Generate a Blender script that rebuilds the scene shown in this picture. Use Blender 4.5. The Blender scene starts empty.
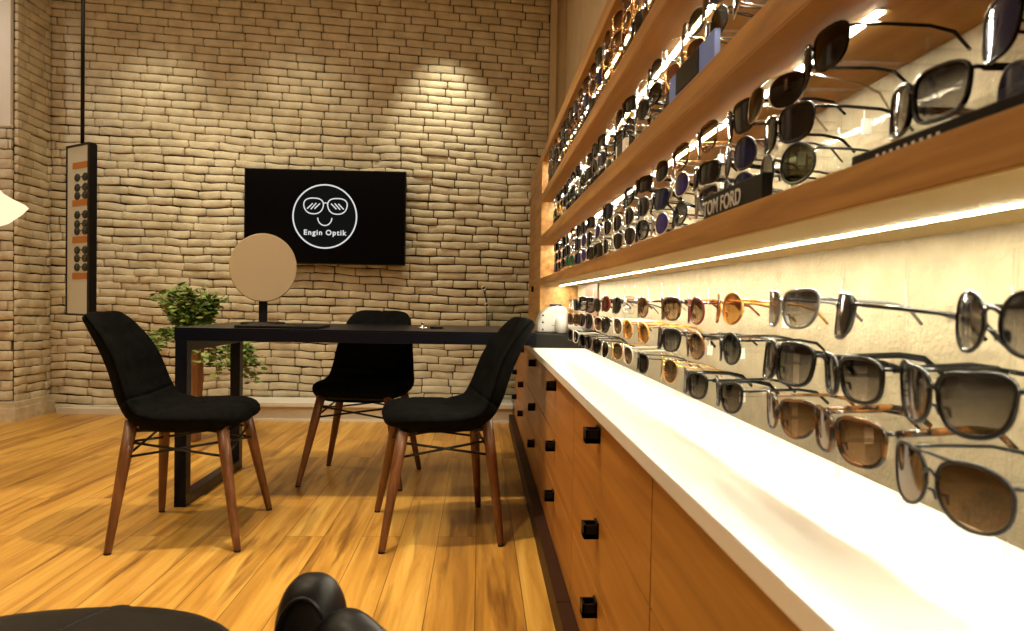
import bpy, math, random
from mathutils import Vector, Matrix, noise
random.seed(7)
D = bpy.data; COL = bpy.context.scene.collection
PI = math.pi
R = math.radians

# ------------------------------------------------------------------ materials
def newmat(name):
    m = D.materials.new(name); m.use_nodes = True
    nt = m.node_tree; b = nt.nodes['Principled BSDF']
    return m, nt, b
def simple(name, col, rough=.5, metal=0, spec=.5, coat=0, sheen=0):
    m, nt, b = newmat(name)
    b.inputs['Base Color'].default_value = (*col, 1)
    b.inputs['Roughness'].default_value = rough
    b.inputs['Metallic'].default_value = metal
    b.inputs['Specular IOR Level'].default_value = spec
    b.inputs['Coat Weight'].default_value = coat
    b.inputs['Sheen Weight'].default_value = sheen
    return m
def node(nt, t, **kw):
    n = nt.nodes.new(t)
    for k, v in kw.items():
        if k in n.inputs: n.inputs[k].default_value = v
        else: setattr(n, k, v)
    return n
def ramp(nt, stops, interp='LINEAR'):
    r = nt.nodes.new('ShaderNodeValToRGB'); e = r.color_ramp.elements
    r.color_ramp.interpolation = interp
    e[0].position, e[0].color = stops[0][0], (*stops[0][1], 1)
    e[1].position, e[1].color = stops[-1][0], (*stops[-1][1], 1)
    for p, c in stops[1:-1]:
        x = e.new(p); x.color = (*c, 1)
    return r
def coords(nt, scale=(1,1,1), rot=(0,0,0), kind='Object'):
    tc = nt.nodes.new('ShaderNodeTexCoord'); mp = nt.nodes.new('ShaderNodeMapping')
    mp.inputs['Scale'].default_value = scale; mp.inputs['Rotation'].default_value = rot
    nt.links.new(tc.outputs[kind], mp.inputs['Vector']); return mp.outputs['Vector']
def wood(name, dark, mid, light, scale, rough=.4, coat=0, planks=None, streak=None):
    """grain stretched along the axis whose scale is small"""
    m, nt, b = newmat(name); L = nt.links
    v = coords(nt, scale)
    n1 = node(nt, 'ShaderNodeTexNoise', Scale=1.0, Detail=8.0, Roughness=.62, Distortion=.6)
    L.new(v, n1.inputs['Vector'])
    fac = n1.outputs['Fac']
    r = ramp(nt, [(.28, dark), (.5, mid), (.72, light)])
    if planks:
        # random shift of the grain for every plank
        pv = coords(nt, (1,1,1), (0,0,planks[2]))
        br = node(nt, 'ShaderNodeTexBrick', Scale=1.0)
        br.offset = .37; br.inputs['Mortar Size'].default_value = .0012
        br.inputs['Brick Width'].default_value = planks[0]; br.inputs['Row Height'].default_value = planks[1]
        br.inputs['Color1'].default_value = (0,0,0,1); br.inputs['Color2'].default_value = (1,1,1,1)
        br.inputs['Mortar'].default_value = (.5,.5,.5,1); br.inputs['Bias'].default_value = 0
        L.new(pv, br.inputs['Vector'])
        mul = node(nt, 'ShaderNodeVectorMath', operation='MULTIPLY'); mul.inputs[1].default_value = (7.3, 3.1, 5.7)
        add = node(nt, 'ShaderNodeVectorMath', operation='ADD')
        L.new(br.outputs['Color'], mul.inputs[0]); L.new(mul.outputs[0], add.inputs[0]); L.new(v, add.inputs[1])
        L.new(add.outputs[0], n1.inputs['Vector'])
        mth = node(nt, 'ShaderNodeMath', operation='MULTIPLY_ADD'); mth.inputs[1].default_value = .16; 
        mth.inputs[2].default_value = -.08
        L.new(br.outputs['Color'], mth.inputs[0])
        ad2 = node(nt, 'ShaderNodeMath', operation='ADD'); L.new(fac, ad2.inputs[0]); L.new(mth.outputs[0], ad2.inputs[1])
        L.new(ad2.outputs[0], r.inputs['Fac'])
        mx = node(nt, 'ShaderNodeMix', data_type='RGBA'); mx.inputs['B'].default_value = (*[c*.45 for c in dark], 1)
        L.new(br.outputs['Fac'], mx.inputs['Factor']); L.new(r.outputs['Color'], mx.inputs['A'])
        col = mx.outputs['Result']
        if streak:
            sv = coords(nt, streak)
            sn = node(nt, 'ShaderNodeTexNoise', Scale=1.0, Detail=3.0, Distortion=.4)
            ad3 = node(nt, 'ShaderNodeVectorMath', operation='ADD')
            L.new(mul.outputs[0], ad3.inputs[0]); L.new(sv, ad3.inputs[1]); L.new(ad3.outputs[0], sn.inputs['Vector'])
            sr = ramp(nt, [(.57, (1,1,1)), (.70, (.36,.27,.20))])
            L.new(sn.outputs['Fac'], sr.inputs['Fac'])
            m2 = node(nt, 'ShaderNodeMix', data_type='RGBA', blend_type='MULTIPLY'); m2.inputs['Factor'].default_value = .85
            L.new(col, m2.inputs['A']); L.new(sr.outputs['Color'], m2.inputs['B']); col = m2.outputs['Result']
        L.new(col, b.inputs['Base Color'])
    else:
        L.new(fac, r.inputs['Fac']); L.new(r.outputs['Color'], b.inputs['Base Color'])
    b.inputs['Roughness'].default_value = rough; b.inputs['Coat Weight'].default_value = coat
    b.inputs['Coat Roughness'].default_value = .25
    return m
def noisy(name, c1, c2, scale, rough=.8, bump=.0, bscale=60, sheen=0):
    m, nt, b = newmat(name); L = nt.links
    v = coords(nt)
    n = node(nt, 'ShaderNodeTexNoise', Scale=scale, Detail=5.0); L.new(v, n.inputs['Vector'])
    r = ramp(nt, [(.35, c1), (.65, c2)]); L.new(n.outputs['Fac'], r.inputs['Fac']); L.new(r.outputs['Color'], b.inputs['Base Color'])
    b.inputs['Roughness'].default_value = rough; b.inputs['Sheen Weight'].default_value = sheen
    if bump:
        n2 = node(nt, 'ShaderNodeTexNoise', Scale=bscale, Detail=4.0); L.new(v, n2.inputs['Vector'])
        bp = node(nt, 'ShaderNodeBump', Strength=bump, Distance=.01); L.new(n2.outputs['Fac'], bp.inputs['Height'])
        L.new(bp.outputs['Normal'], b.inputs['Normal'])
    return m
def emit(name, col, s):
    m, nt, b = newmat(name); b.inputs['Base Color'].default_value = (0,0,0,1)
    b.inputs['Emission Color'].default_value = (*col, 1); b.inputs['Emission Strength'].default_value = s; b.inputs['Specular IOR Level'].default_value = .03
    return m
def clear(name, tint=(1,1,1), gloss=.12, rough=.03, white=0.0, grad=None, fres=.35):
    """thin clear sheet: tinted see-through plus a fresnel-weighted reflection"""
    m = D.materials.new(name); m.use_nodes = True; nt = m.node_tree; L = nt.links
    nt.nodes.remove(nt.nodes['Principled BSDF']); out = nt.nodes['Material Output']
    tr = node(nt, 'ShaderNodeBsdfTransparent'); tr.inputs['Color'].default_value = (*tint, 1)
    gl = node(nt, 'ShaderNodeBsdfGlossy'); gl.inputs['Roughness'].default_value = rough
    if grad:
        tc = nt.nodes.new('ShaderNodeTexCoord'); sx = nt.nodes.new('ShaderNodeSeparateXYZ')
        L.new(tc.outputs['Generated'], sx.inputs[0])
        r = ramp(nt, [(.1, grad[0]), (.85, grad[1])]); L.new(sx.outputs['Z'], r.inputs['Fac']); L.new(r.outputs['Color'], tr.inputs['Color'])
    lw = node(nt, 'ShaderNodeLayerWeight', Blend=.25)
    mr = node(nt, 'ShaderNodeMath', operation='MULTIPLY_ADD'); mr.inputs[1].default_value = fres; mr.inputs[2].default_value = gloss
    L.new(lw.outputs['Fresnel'], mr.inputs[0])
    mx = node(nt, 'ShaderNodeMixShader'); L.new(mr.outputs[0], mx.inputs['Fac']); L.new(tr.outputs[0], mx.inputs[1]); L.new(gl.outputs[0], mx.inputs[2])
    o = mx.outputs[0]
    if white:
        df = node(nt, 'ShaderNodeBsdfDiffuse'); df.inputs['Color'].default_value = (.9,.88,.82,1)
        m2 = node(nt, 'ShaderNodeMixShader'); m2.inputs['Fac'].default_value = white
        L.new(o, m2.inputs[1]); L.new(df.outputs[0], m2.inputs[2]); o = m2.outputs[0]
    L.new(o, out.inputs['Surface']); return m

M = {}
M['floor'] = wood('laminate', (.30,.135,.022), (.56,.285,.047), (.74,.45,.10), (21,1.1,21), rough=.36, coat=.12,
                  planks=(1.25,.135,PI/2), streak=(17,1.5,17))
M['brick'] = noisy('painted brick', (.53,.46,.34), (.69,.62,.47), 9, rough=.75, bump=.5, bscale=70)
M['joint'] = noisy('brick joints', (.035,.022,.012), (.09,.06,.035), 14, rough=.95)
M['brickbase'] = noisy('base brick paint', (.56,.49,.37), (.72,.65,.51), 14, rough=.8, bump=.4)
M['white'] = noisy('white paint', (.74,.71,.66), (.80,.78,.73), 4, rough=.5)
M['plaster'] = noisy('beige plaster', (.62,.50,.34), (.68,.56,.40), 5, rough=.85, bump=.15)
M['ledge'] = noisy('ledge paint', (.60,.55,.47), (.68,.63,.55), 6, rough=.55)
M['backwall'] = noisy('textured wallpaper', (.325,.26,.165), (.38,.31,.20), 30, rough=.8, bump=.35, bscale=160)
M['shelf'] = wood('shelf veneer', (.17,.072,.015), (.34,.165,.038), (.48,.26,.070), (34,2.2,34), rough=.5)
M['cab'] = wood('cabinet veneer', (.26,.098,.014), (.38,.155,.024), (.47,.21,.038), (40,1.8,34), rough=.42)
M['edge'] = simple('veneer edge', (.66,.50,.34), .5)
M['under'] = noisy('golden laminate', (.50,.37,.15), (.56,.42,.18), 3, rough=.6)
M['shelfunder'] = wood('shelf underside', (.30,.16,.042), (.38,.21,.057), (.45,.26,.075), (26,1.6,26), rough=.55)
M['walnut'] = wood('walnut legs', (.075,.028,.010), (.15,.058,.020), (.24,.10,.036), (40,40,4), rough=.35)
M['plinth'] = simple('dark plinth', (.035,.013,.006), .5, spec=.2)
M['top'] = noisy('white worktop', (.82,.80,.76), (.88,.86,.82), 3, rough=.25)
M['black'] = simple('black lacquer', (.006,.006,.007), .35, spec=.25)
M['blackmetal'] = simple('black metal', (.012,.012,.013), .4, .4)
M['desk'] = simple('dark blue-black desk', (.004,.005,.010), .3, spec=.2)
M['riser'] = simple('dark grey riser', (.009,.008,.006), .45, spec=.15)
M['fabric'] = noisy('black velvet', (.0025,.0025,.0025), (.005,.005,.005), 40, rough=.9, bump=.25, bscale=300)
M['leather'] = simple('black leatherette', (.006,.005,.005), .42, spec=.25)
for k_, v_ in (('fabric',.05),): M[k_].node_tree.nodes['Principled BSDF'].inputs['Specular IOR Level'].default_value = v_
M['chrome'] = simple('chrome', (.75,.75,.75), .15, 1)
M['gold'] = simple('gold wire', (.80,.52,.20), .25, 1)
M['silver'] = simple('silver wire', (.70,.68,.65), .25, 1)
M['tan'] = simple('tan satin metal', (.42,.32,.20), .42, .2)
M['whitegloss'] = simple('white plastic', (.52,.51,.48), .25, coat=.2)
M['brownpanel'] = noisy('brown panel', (.17,.075,.035), (.23,.105,.05), 8, rough=.5)
M['leaf'] = noisy('leaf', (.05,.13,.02), (.30,.40,.10), 22, rough=.5)
M['stem'] = simple('stem', (.14,.10,.04), .7)
M['pot'] = wood('pot wood', (.16,.07,.03), (.24,.11,.045), (.33,.16,.07), (30,30,3), rough=.6)
M['screen'] = simple('tv screen', (.001,.001,.002), .25, spec=.12)
M['logo_disc'] = emit('logo disc', (.005,.006,.005), 1.0)
M['logo'] = emit('logo lines', (.75,.75,.72), 1.0)
M['led'] = emit('led strip', (1.0,.93,.70), 185)
M['ledprofile'] = simple('led profile', (.7,.7,.7), .4, .6)
M['lampglass'] = emit('lit lamp glass', (1.0,.80,.50), 1.25)
M['acryl'] = clear('clear acrylic', (.995,.995,.99), .012, .05, .006)
M['plate'] = clear('clear acrylic plate', (.996,.996,.99), .012, .06, .004, fres=.02)
M['glass'] = clear('window glass', (.93,.96,.94), .06, .0)
M['glassedge'] = simple('glass edge', (.02,.05,.045), .1)
M['sign'] = simple('sign black', (.003,.003,.003), .35, spec=.2)
M['signtext'] = simple('sign letters', (.75,.73,.70), .3, .3)
M['blue'] = simple('blue card', (.16,.26,.75), .4)
M['paper'] = simple('paper', (.85,.83,.78), .7)
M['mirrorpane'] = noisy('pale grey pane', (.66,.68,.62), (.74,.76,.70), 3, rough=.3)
M['orange'] = simple('painted shelf reflection', (.55,.22,.05), .5)  # colour of the shelf bars in the modelled mirror reflection
M['lensreflection'] = simple('painted lens reflection', (.03,.04,.04), .2)  # colour of the glasses in the modelled mirror reflection
M['cord'] = simple('brown cord', (.10,.05,.025), .5)

# ------------------------------------------------------------------ mesh helpers
class MB:
    def __init__(s): s.v, s.f, s.m, s.mats, s.sm = [], [], [], [], []
    def mi(s, mat):
        if mat not in s.mats: s.mats.append(mat)
        return s.mats.index(mat)
    def add(s, vs, fs, mat, smooth=False):
        o = len(s.v); k = s.mi(mat)
        s.v += [tuple(v) for v in vs]
        for f in fs: s.f.append(tuple(o+i for i in f)); s.m.append(k); s.sm.append(smooth)
    def box(s, lo, hi, mat, mtx=None, bev=0):
        x0,y0,z0 = lo; x1,y1,z1 = hi
        if bev:
            b = bev; vs=[]; 
            import bmesh
            bm = bmesh.new(); bmesh.ops.create_cube(bm, size=1)
            for v in bm.verts: v.co = Vector(((x0+x1)/2+v.co.x*(x1-x0),(y0+y1)/2+v.co.y*(y1-y0),(z0+z1)/2+v.co.z*(z1-z0)))
            bmesh.ops.bevel(bm, geom=bm.edges[:], offset=b, segments=2, affect='EDGES', profile=.7)
            vs = [v.co.copy() for v in bm.verts]; bm.verts.index_update(); fs = [[v.index for v in f.verts] for f in bm.faces]; bm.free()
        else:
            vs = [Vector(p) for p in ((x0,y0,z0),(x1,y0,z0),(x1,y1,z0),(x0,y1,z0),(x0,y0,z1),(x1,y0,z1),(x1,y1,z1),(x0,y1,z1))]
            fs = [(0,3,2,1),(4,5,6,7),(0,1,5,4),(1,2,6,5),(2,3,7,6),(3,0,4,7)]
        if mtx: vs = [mtx @ v for v in vs]
        s.add(vs, fs, mat)
    def tube(s, pts, rad, mat, n=8, closed=False, flat=None):
        """sweep a circle along pts; rad number or list; flat=(axis vector, factor)"""
        pts = [Vector(p) for p in pts]; N = len(pts)
        if not hasattr(rad, '__len__'): rad = [rad]*N
        vs = []; up = None
        for i, p in enumerate(pts):
            if closed: t = pts[(i+1)%N]-pts[i-1]
            else: t = pts[min(i+1,N-1)]-pts[max(i-1,0)]
            t.normalize()
            if up is None:
                up = Vector((0,0,1)) if abs(t.z) < .9 else Vector((1,0,0))
            a = (up - t*up.dot(t)).normalized(); b = t.cross(a); up = a
            for k in range(n):
                q = 2*PI*k/n; d = a*math.cos(q)+b*math.sin(q)
                d = d*rad[i]
                if flat: ax, fc = flat; ax = Vector(ax); d = d + ax*(d.dot(ax))*(fc-1)
                vs.append(p+d)
        fs = []
        for i in range(N if closed else N-1):
            j = (i+1)%N
            for k in range(n): fs.append((i*n+k, i*n+(k+1)%n, j*n+(k+1)%n, j*n+k))
        if not closed: fs.append(tuple(range(n))[::-1]); fs.append(tuple((N-1)*n+k for k in range(n)))
        s.add(vs, fs, mat, True)
    def lathe(s, prof, mat, n=32, c=(0,0,0), mtx=None):
        vs = []; fs = []
        for r, z in prof:
            for k in range(n):
                q = 2*PI*k/n; p = Vector((c[0]+r*math.cos(q), c[1]+r*math.sin(q), c[2]+z)); vs.append(mtx@p if mtx else p)
        for i in range(len(prof)-1):
            for k in range(n): fs.append((i*n+k, i*n+(k+1)%n, (i+1)*n+(k+1)%n, (i+1)*n+k))
        if prof[0][0] > 1e-5: fs.append(tuple(range(n))[::-1])
        if prof[-1][0] > 1e-5: fs.append(tuple((len(prof)-1)*n+k for k in range(n)))
        s.add(vs, fs, mat, True)
    def mesh(s, name):
        me = D.meshes.new(name); me.from_pydata(s.v, [], s.f)
        for m in s.mats: me.materials.append(M[m] if isinstance(m, str) else m)
        me.polygons.foreach_set('material_index', s.m); me.polygons.foreach_set('use_smooth', s.sm)
        me.update(); return me
    def build(s, name, parent=None, loc=None):
        o = D.objects.new(name, s.mesh(name)); COL.objects.link(o)
        if parent: o.parent = parent
        if loc: o.location = loc
        return o
def tag(o, label, cat, group=None):
    o['label'] = label; o['category'] = cat
    if group: o['group'] = group
    return o
def thing(name, label, cat, loc=(0,0,0), rz=0, group=None):
    o = D.objects.new(name, None); COL.objects.link(o); o.empty_display_size = .05
    o.location = loc; o.rotation_euler = (0,0,rz); tag(o, label, cat, group); return o
def struct(o): o['kind'] = 'structure'; return o
def autosmooth(o, ang=40):
    me = o.data
    me.polygons.foreach_set('use_smooth', [True]*len(me.polygons)); me.set_sharp_from_angle(angle=R(ang))
def dup(root, label=None, group=None):
    r = root.copy(); COL.objects.link(r)
    if label: r['label'] = label
    if group: r['group'] = group
    for ch in list(root.children):
        c = ch.copy(); COL.objects.link(c); c.parent = r
        for g in ch.children: d = g.copy(); COL.objects.link(d); d.parent = c
    return r
def bx(name, lo, hi, mat, parent=None, bev=0):
    m = MB(); c = [(a+b)/2 for a, b in zip(lo, hi)]
    if parent is None:
        m.box([a-b for a,b in zip(lo,c)], [a-b for a,b in zip(hi,c)], mat, bev=bev); return m.build(name, None, c)
    m.box(lo, hi, mat, bev=bev); return m.build(name, parent)

# ------------------------------------------------------------------ setting
CEIL = 3.25; YB = 5.15; XW = .479; XS = .293
struct(bx('floor', (-5.2,-3.2,-.1), (.75,5.5,0), 'floor')).location
D.objects['floor'].location = (0,0,0)
me = D.objects['floor'].data
for v in me.vertices: v.co += Vector(((-5.2+.75)/2,(-3.2+5.5)/2,-.05))
struct(bx('ceiling', (-5.2,-3.2,CEIL), (.75,5.5,CEIL+.1), 'white'))

def bricks(mb, origin, u, n, W, z0, z1, seed, course=.0545, mat='brick', depth=.02, amp=1.0, fan=.07):
    rnd = random.Random(seed); O = Vector(origin); u = Vector(u); n = Vector(n); Z = Vector((0,0,1))
    P = [0,.035,.36,.66,.965,1]; Q = [0,.09,.91,1]; g = .0032
    zc = z0; row = 0
    def FZ(px, z): return z*(1+fan*(1-px/W)) if fan else z
    while zc < z1-.01:
        h = min(course, z1-zc); x = -rnd.random()*.12
        wild = 1.0 if zc < 1.95 else .35
        while x < W:
            L = rnd.uniform(.145,.215); a, b = max(x,0), min(x+L, W); x += L
            if b-a < .02: continue
            d0 = depth + rnd.uniform(-.006,.006)*wild
            tl = rnd.uniform(-.5,.5)*.022*wild
            def wv(px, pz):
                q = Vector((px*1.1, pz*1.6, seed*3.7)); return noise.noise(q)*.026*wild*amp + noise.noise(q*4.5)*.010*wild*amp
            vs = []
            for qi, q in enumerate(Q):
                for pi_, p in enumerate(P):
                    px = a+g+(b-a-2*g)*p; pz = zc+g+(h-2*g)*q
                    edge = pi_ in (0,5) or qi in (0,3)
                    corner = pi_ in (0,5) and qi in (0,3)
                    dd = d0 - (.0035 if edge else 0) - (.003 if corner else 0) + (0 if edge else noise.noise(Vector((px*14,pz*22,seed)))*.009*wild)
                    sx = px + (noise.noise(Vector((px*9,pz*19,seed+5)))*.006*wild if edge else 0)
                    sz = pz + wv(px,zc) + tl*(p-.5)*.5 + (noise.noise(Vector((px*17,pz*13,seed+9)))*.006*wild if edge else 0)
                    if corner: sx += (.004 if p==0 else -.004)
                    vs.append(O+u*sx+Z*min(FZ(sx,sz), z1+.05)+n*dd)
            ring = [0,1,2,3,4,5,11,17,23,22,21,20,19,18,12,6]
            base = len(vs)
            for k in ring: vs.append(vs[k]-n*(depth+.012))
            fs = [(j*6+i, j*6+i+1, (j+1)*6+i+1, (j+1)*6+i) for j in range(3) for i in range(5)]
            for k in range(16): fs.append((ring[(k+1)%16], ring[k], base+k, base+(k+1)%16))
            mb.add(vs, fs, mat, True)
        zc += course; row += 1
XC = -3.07; YC = 4.76
mb = MB()
mb.box((XC-.1,YB,0), (XW,YB+.12,CEIL), 'joint')
bricks(mb, (XC,YB,0), (1,0,0), (0,-1,0), XW-XC, .0, CEIL, 1)
struct(mb.build('wall_back'))
mb = MB()
mb.box((XC-.35,YC,0), (XC,YB-.001,CEIL), 'joint')
bricks(mb, (XC,YC,0), (0,1,0), (1,0,0), YB-YC-.02, .0, CEIL, 2, amp=.8, fan=0, course=.0583)
bricks(mb, (XC-.95,YC-.0,0), (1,0,0), (0,-1,0), .95, .0, 1.93, 3, course=.066, mat='brickbase', amp=.4, fan=0)
mb.box((XC-.95,YC-.001,0), (XC-.3,YC+.1,CEIL), 'joint')
mb.box((XC-.95,YC-.03,1.93), (XC-.004,YC+.01,CEIL), 'white')  # smooth upper face; its white also stands for paler light falling there
struct(mb.build('wall_column'))
struct(bx('wall_left', (-5.2,-3.2,0), (-5.1,YC+.1,CEIL), 'plaster'))
struct(bx('wall_front', (-5.1,-3.2,0), (.6,-3.1,CEIL), 'plaster'))
struct(bx('wall_corner', (-5.1,YC+.1,0), (XC-.95,YC+.2,CEIL), 'plaster'))
mb = MB()
mb.box((XW,YB-.045,0), (.74,YB+.12,CEIL), 'plaster')
mb.box((.594,-3.1,0), (.74,YB-.045,CEIL), 'plaster')
mb.box((XW,YB-.07,0), (XW+.045,YB-.045,CEIL), 'plaster')
struct(mb.build('wall_right'))
# shelving back wall, white worktop side
struct(bx('wall_panel', (XW,-.6,0), (.593,3.46,1.577), 'backwall'))
# mouldings
mb = MB()
mb.box((XC,YC+.002,.0), (XC+.05,YB,.085), 'brickbase'); mb.box((XC-.95,YC-.06,0), (XC+.051,YC+.001,.085), 'brickbase')
mb.box((XC,YC+.002,.085), (XC+.04,YB,.125), 'brickbase'); mb.box((XC-.95,YC-.05,.085), (XC+.041,YC+.001,.125), 'brickbase')
struct(mb.build('baseboard_left'))
mb = MB()
mb.box((XC+.075,YB-.05,0), (-1.6,YB-.015,.05), 'brickbase'); mb.box((-2.95,YB-.12,0), (-1.7,YB-.05,.04), 'ledge')
struct(mb.build('baseboard_back'))
mb = MB()
mb.box((-1.75,4.85,0), (.24,5.11,.112), 'ledge'); mb.box((-1.765,4.825,.100), (.24,5.11,.124), 'white')
mb.box((-1.757,4.838,0), (.24,4.85,.014), 'white')
struct(mb.build('trim_1'))

# ------------------------------------------------------------------ worktop + cabinets
XF = .246; ZC = .640
wt = bx('worktop', (XF-.012,-.5,ZC-.024), (XW,4.75,ZC), 'top', bev=.003)
tag(wt, 'long white glossy worktop running over the wooden drawer units', 'worktop')
ys = [-.5,.967,1.782,2.6,3.415,4.23,4.75]
names = ['unit nearest the camera end of the worktop', 'unit cut by the bottom frame edge under the worktop',
         'unit with three black handles nearest the two foremost stools','unit beside the chair that faces the drawers end',
         'unit right behind the chair with its back to the drawers','unit behind the black desk','unit next to the brick wall']
labs = ['wooden drawer unit at the near end of the white worktop, no handle in view',
        'orange-brown wooden drawer unit whose three black pulls look largest',
        'orange-brown wooden drawer unit next along from the one with the largest pulls',
        'orange-brown wooden drawer unit partly hidden by the backrest leaning toward the drawers',
        'orange-brown wooden drawer unit behind the black desk slab', 'last wooden drawer unit by the whitewashed brick wall']
for i in range(6):
    y0, y1 = ys[i]+.0015, ys[i+1]-.0015
    t = thing('drawer_unit', labs[i], 'cabinet', (.36,(y0+y1)/2,0), 0, 'wooden drawer units under the worktop')
    ly0, ly1 = -(y1-y0)/2, (y1-y0)/2
    m = MB(); m.box((XF-.36+.005,ly0-.0015,.075), (XW-.36-.001,ly1+.0015,ZC-.0245), 'edge'); m.build('body', t)
    m = MB(); m.box((.209-.36,ly0,0), (XW-.36-.01,ly1,.075), 'plinth'); m.build('plinth', t)
    for z0, z1 in ((.4235,.612),(.2635,.4195),(.078,.2595)):
        m = MB(); m.box((XF-.36,ly0+.001,z0), (XF-.36+.0049,ly1-.001,z1), 'cab', bev=.0008); d = m.build('drawer', t)
        h = MB(); hz = z1-.030; hx = XF-.36; cy = .03
        # square cup pull: back plate, two cheeks, front plate and floor
        h.box((hx-.004,cy-.018,hz-.016), (hx,cy+.018,hz+.016), 'black'); h.box((hx-.030,cy-.018,hz-.016), (hx-.026,cy+.018,hz+.012), 'black')
        h.box((hx-.030,cy-.018,hz-.016), (hx,cy-.014,hz+.012), 'black'); h.box((hx-.030,cy+.014,hz-.016), (hx,cy+.018,hz+.012), 'black')
        h.box((hx-.030,cy-.018,hz-.016), (hx,cy+.018,hz-.006), 'black')
        h.build('handle', d)

# ------------------------------------------------------------------ shelves
YE = 3.42
SH = [(.927,.962),(1.125,1.165),(1.333,1.370),(1.530,1.577)]
sl = ['thick wooden wall shelf directly above the white worktop, light strip beneath it',
      'second wooden wall shelf up from the white worktop', 'third wooden wall shelf up from the white worktop',
      'topmost wooden wall shelf, capping the eyewear display']
LEDS = [(-.5,.392),(.636,.367),(.70,.367),(.85,.367)]
for i, ((z0, z1), (ya, lx)) in enumerate(zip(SH, LEDS)):
    t = thing('wall_shelf', sl[i], 'shelf', (XW,YE/2,z0), 0, 'wooden shelves on the display wall')
    def L(x,y,z): return (x-XW, y-YE/2, z-z0)
    m = MB(); m.box(L(XS,-.5,z0+.002), L(XW-.0005,YE,z1), 'shelf', bev=.0015); m.build('board', t)
    m = MB(); m.box(L(XS+.001,-.5,z0), L(XW-.0005,YE,z0+.002), 'under' if i == 0 else 'shelfunder'); m.build('underside', t)
    m = MB(); m.box(L(lx-.0055,ya,z0-.0006), L(lx+.0055,YE-.02,z0+.001), 'ledprofile'); p = m.build('light_profile', t)
    m = MB(); m.box(L(lx-.0045,ya+.004,z0-.0012), L(lx+.0045,YE-.024,z0-.0005), 'led'); m.build('light_strip', p)
t = thing('end_cabinet', 'tall narrow wooden cabinet closing the far end of the eyewear shelves', 'cabinet', (.386,YE+.40,ZC))
m = MB(); m.box((XS-.386,-.40,0), (XW-.386,-.38,1.577-ZC), 'shelf'); m.build('side_panel', t)
m = MB(); m.box((XS-.386+.018,-.38,0), (XW-.386,.40,1.577-ZC), 'shelf'); m.build('body', t)
m = MB(); m.box((XS-.386,-.379,.08), (XS-.386+.018,.05,1.577-ZC), 'shelf', bev=.001); d = m.build('door', t)
m = MB(); m.box((XS-.386-.012,.02,.26), (XS-.386,.045,.29), 'black'); m.build('knob', d)
m = MB(); m.box((XS-.386,.054,.08), (XS-.386+.018,.40,1.577-ZC), 'shelf', bev=.001); m.build('door', t)
tag(bx('brown_panel', (XW-.008,2.80,ZC+.001), (XW-.0005,3.125,.9265), 'brownpanel', bev=.002), 'plain brown upright panel on the wall at the far end of the white worktop', 'panel')

# ------------------------------------------------------------------ eyewear
def outline(shape, N=28):
    pts = []
    for k in range(N):
        q = 2*PI*k/N; c, s = math.cos(q), math.sin(q)
        def se(a,b,n): return a*math.copysign(abs(c)**(2/n),c), b*math.copysign(abs(s)**(2/n),s)
        if shape == 'square': y,z = se(.0285,.0235,3.0); y *= 1+.13*z/.0235
        elif shape == 'round': y,z = se(.0255,.0245,2.1)
        elif shape == 'cat': 
            y,z = se(.029,.0235,2.7); z += .006*max(0,y/.029)*(1 if z>0 else .3); y *= 1+.16*z/.0235
        elif shape == 'aviator':
            y,z = se(.0285,.0245,2.5); y += -.004*(z/.0245)*-1*0; y *= 1+.07*z/.0245; z -= .004*max(0,-y/.0285)*(-1 if z<0 else .2)
        elif shape == 'rect': y,z = se(.0285,.0185,4.0); y *= 1+.08*z/.0185
        elif shape == 'big': y,z = se(.031,.0265,3.2); y *= 1+.09*z/.0265
        pts.append((y*.91,z*.84))
    return pts
LG = {'grey': ((.36,.34,.33),(.02,.018,.022)), 'brown': ((.45,.32,.21),(.06,.030,.016)), 'dark': ((.05,.045,.04),(.015,.013,.015)),
      'olive': ((.12,.115,.06),(.035,.033,.02)), 'amber': ((.62,.36,.12),(.22,.085,.02)), 'clear': ((.92,.92,.9),(.90,.90,.88)),
      'blue': ((.06,.09,.28),(.015,.018,.06)), 'green': ((.03,.25,.08),(.02,.14,.05)), 'red': ((.42,.08,.06),(.2,.03,.02)),
      'violet': ((.16,.12,.40),(.07,.05,.25)), 'pink': ((.60,.38,.32),(.35,.18,.15))}
for k, g in LG.items():
    M['lens_'+k] = clear('lens '+k, (1,1,1), .03 if k not in ('blue','violet','green') else .10, .09, 0, grad=g)
for k_, c_ in (('dark',(.008,.006,.005)),('blue',(.008,.012,.06)),('violet',(.03,.02,.12)),('green',(.01,.10,.03)),('red',(.10,.01,.008))):
    M['lens_'+k_] = simple('lens tint '+k_, c_, .10, spec=.35)
M['f_black'] = simple('acetate black', (.004,.004,.004), .2, spec=.3)
def tort(name, a, b):
    m, nt, bb = newmat(name); v = coords(nt); n = node(nt, 'ShaderNodeTexNoise', Scale=75.0, Detail=2.0); nt.links.new(v, n.inputs['Vector'])
    r = ramp(nt, [(.42,a),(.58,b)]); nt.links.new(n.outputs['Fac'], r.inputs['Fac']); nt.links.new(r.outputs['Color'], bb.inputs['Base Color'])
    bb.inputs['Roughness'].default_value = .18; return m
M['f_tort'] = tort('acetate tortoiseshell', (.012,.006,.003), (.17,.07,.018))
M['f_amber'] = tort('acetate amber', (.30,.12,.02), (.60,.34,.08))
M['f_redbrown'] = simple('acetate red-brown', (.16,.025,.015), .18, coat=.5)
M['f_grey'] = simple('acetate smoke grey', (.16,.15,.14), .2, coat=.5)
M['f_gold'] = M['gold']; M['f_silver'] = M['silver']
M['f_blackwire'] = simple('black wire', (.008,.008,.008), .3, spec=.4)
M['f_white'] = simple('acetate ivory', (.66,.60,.50), .25, coat=.4)
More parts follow.
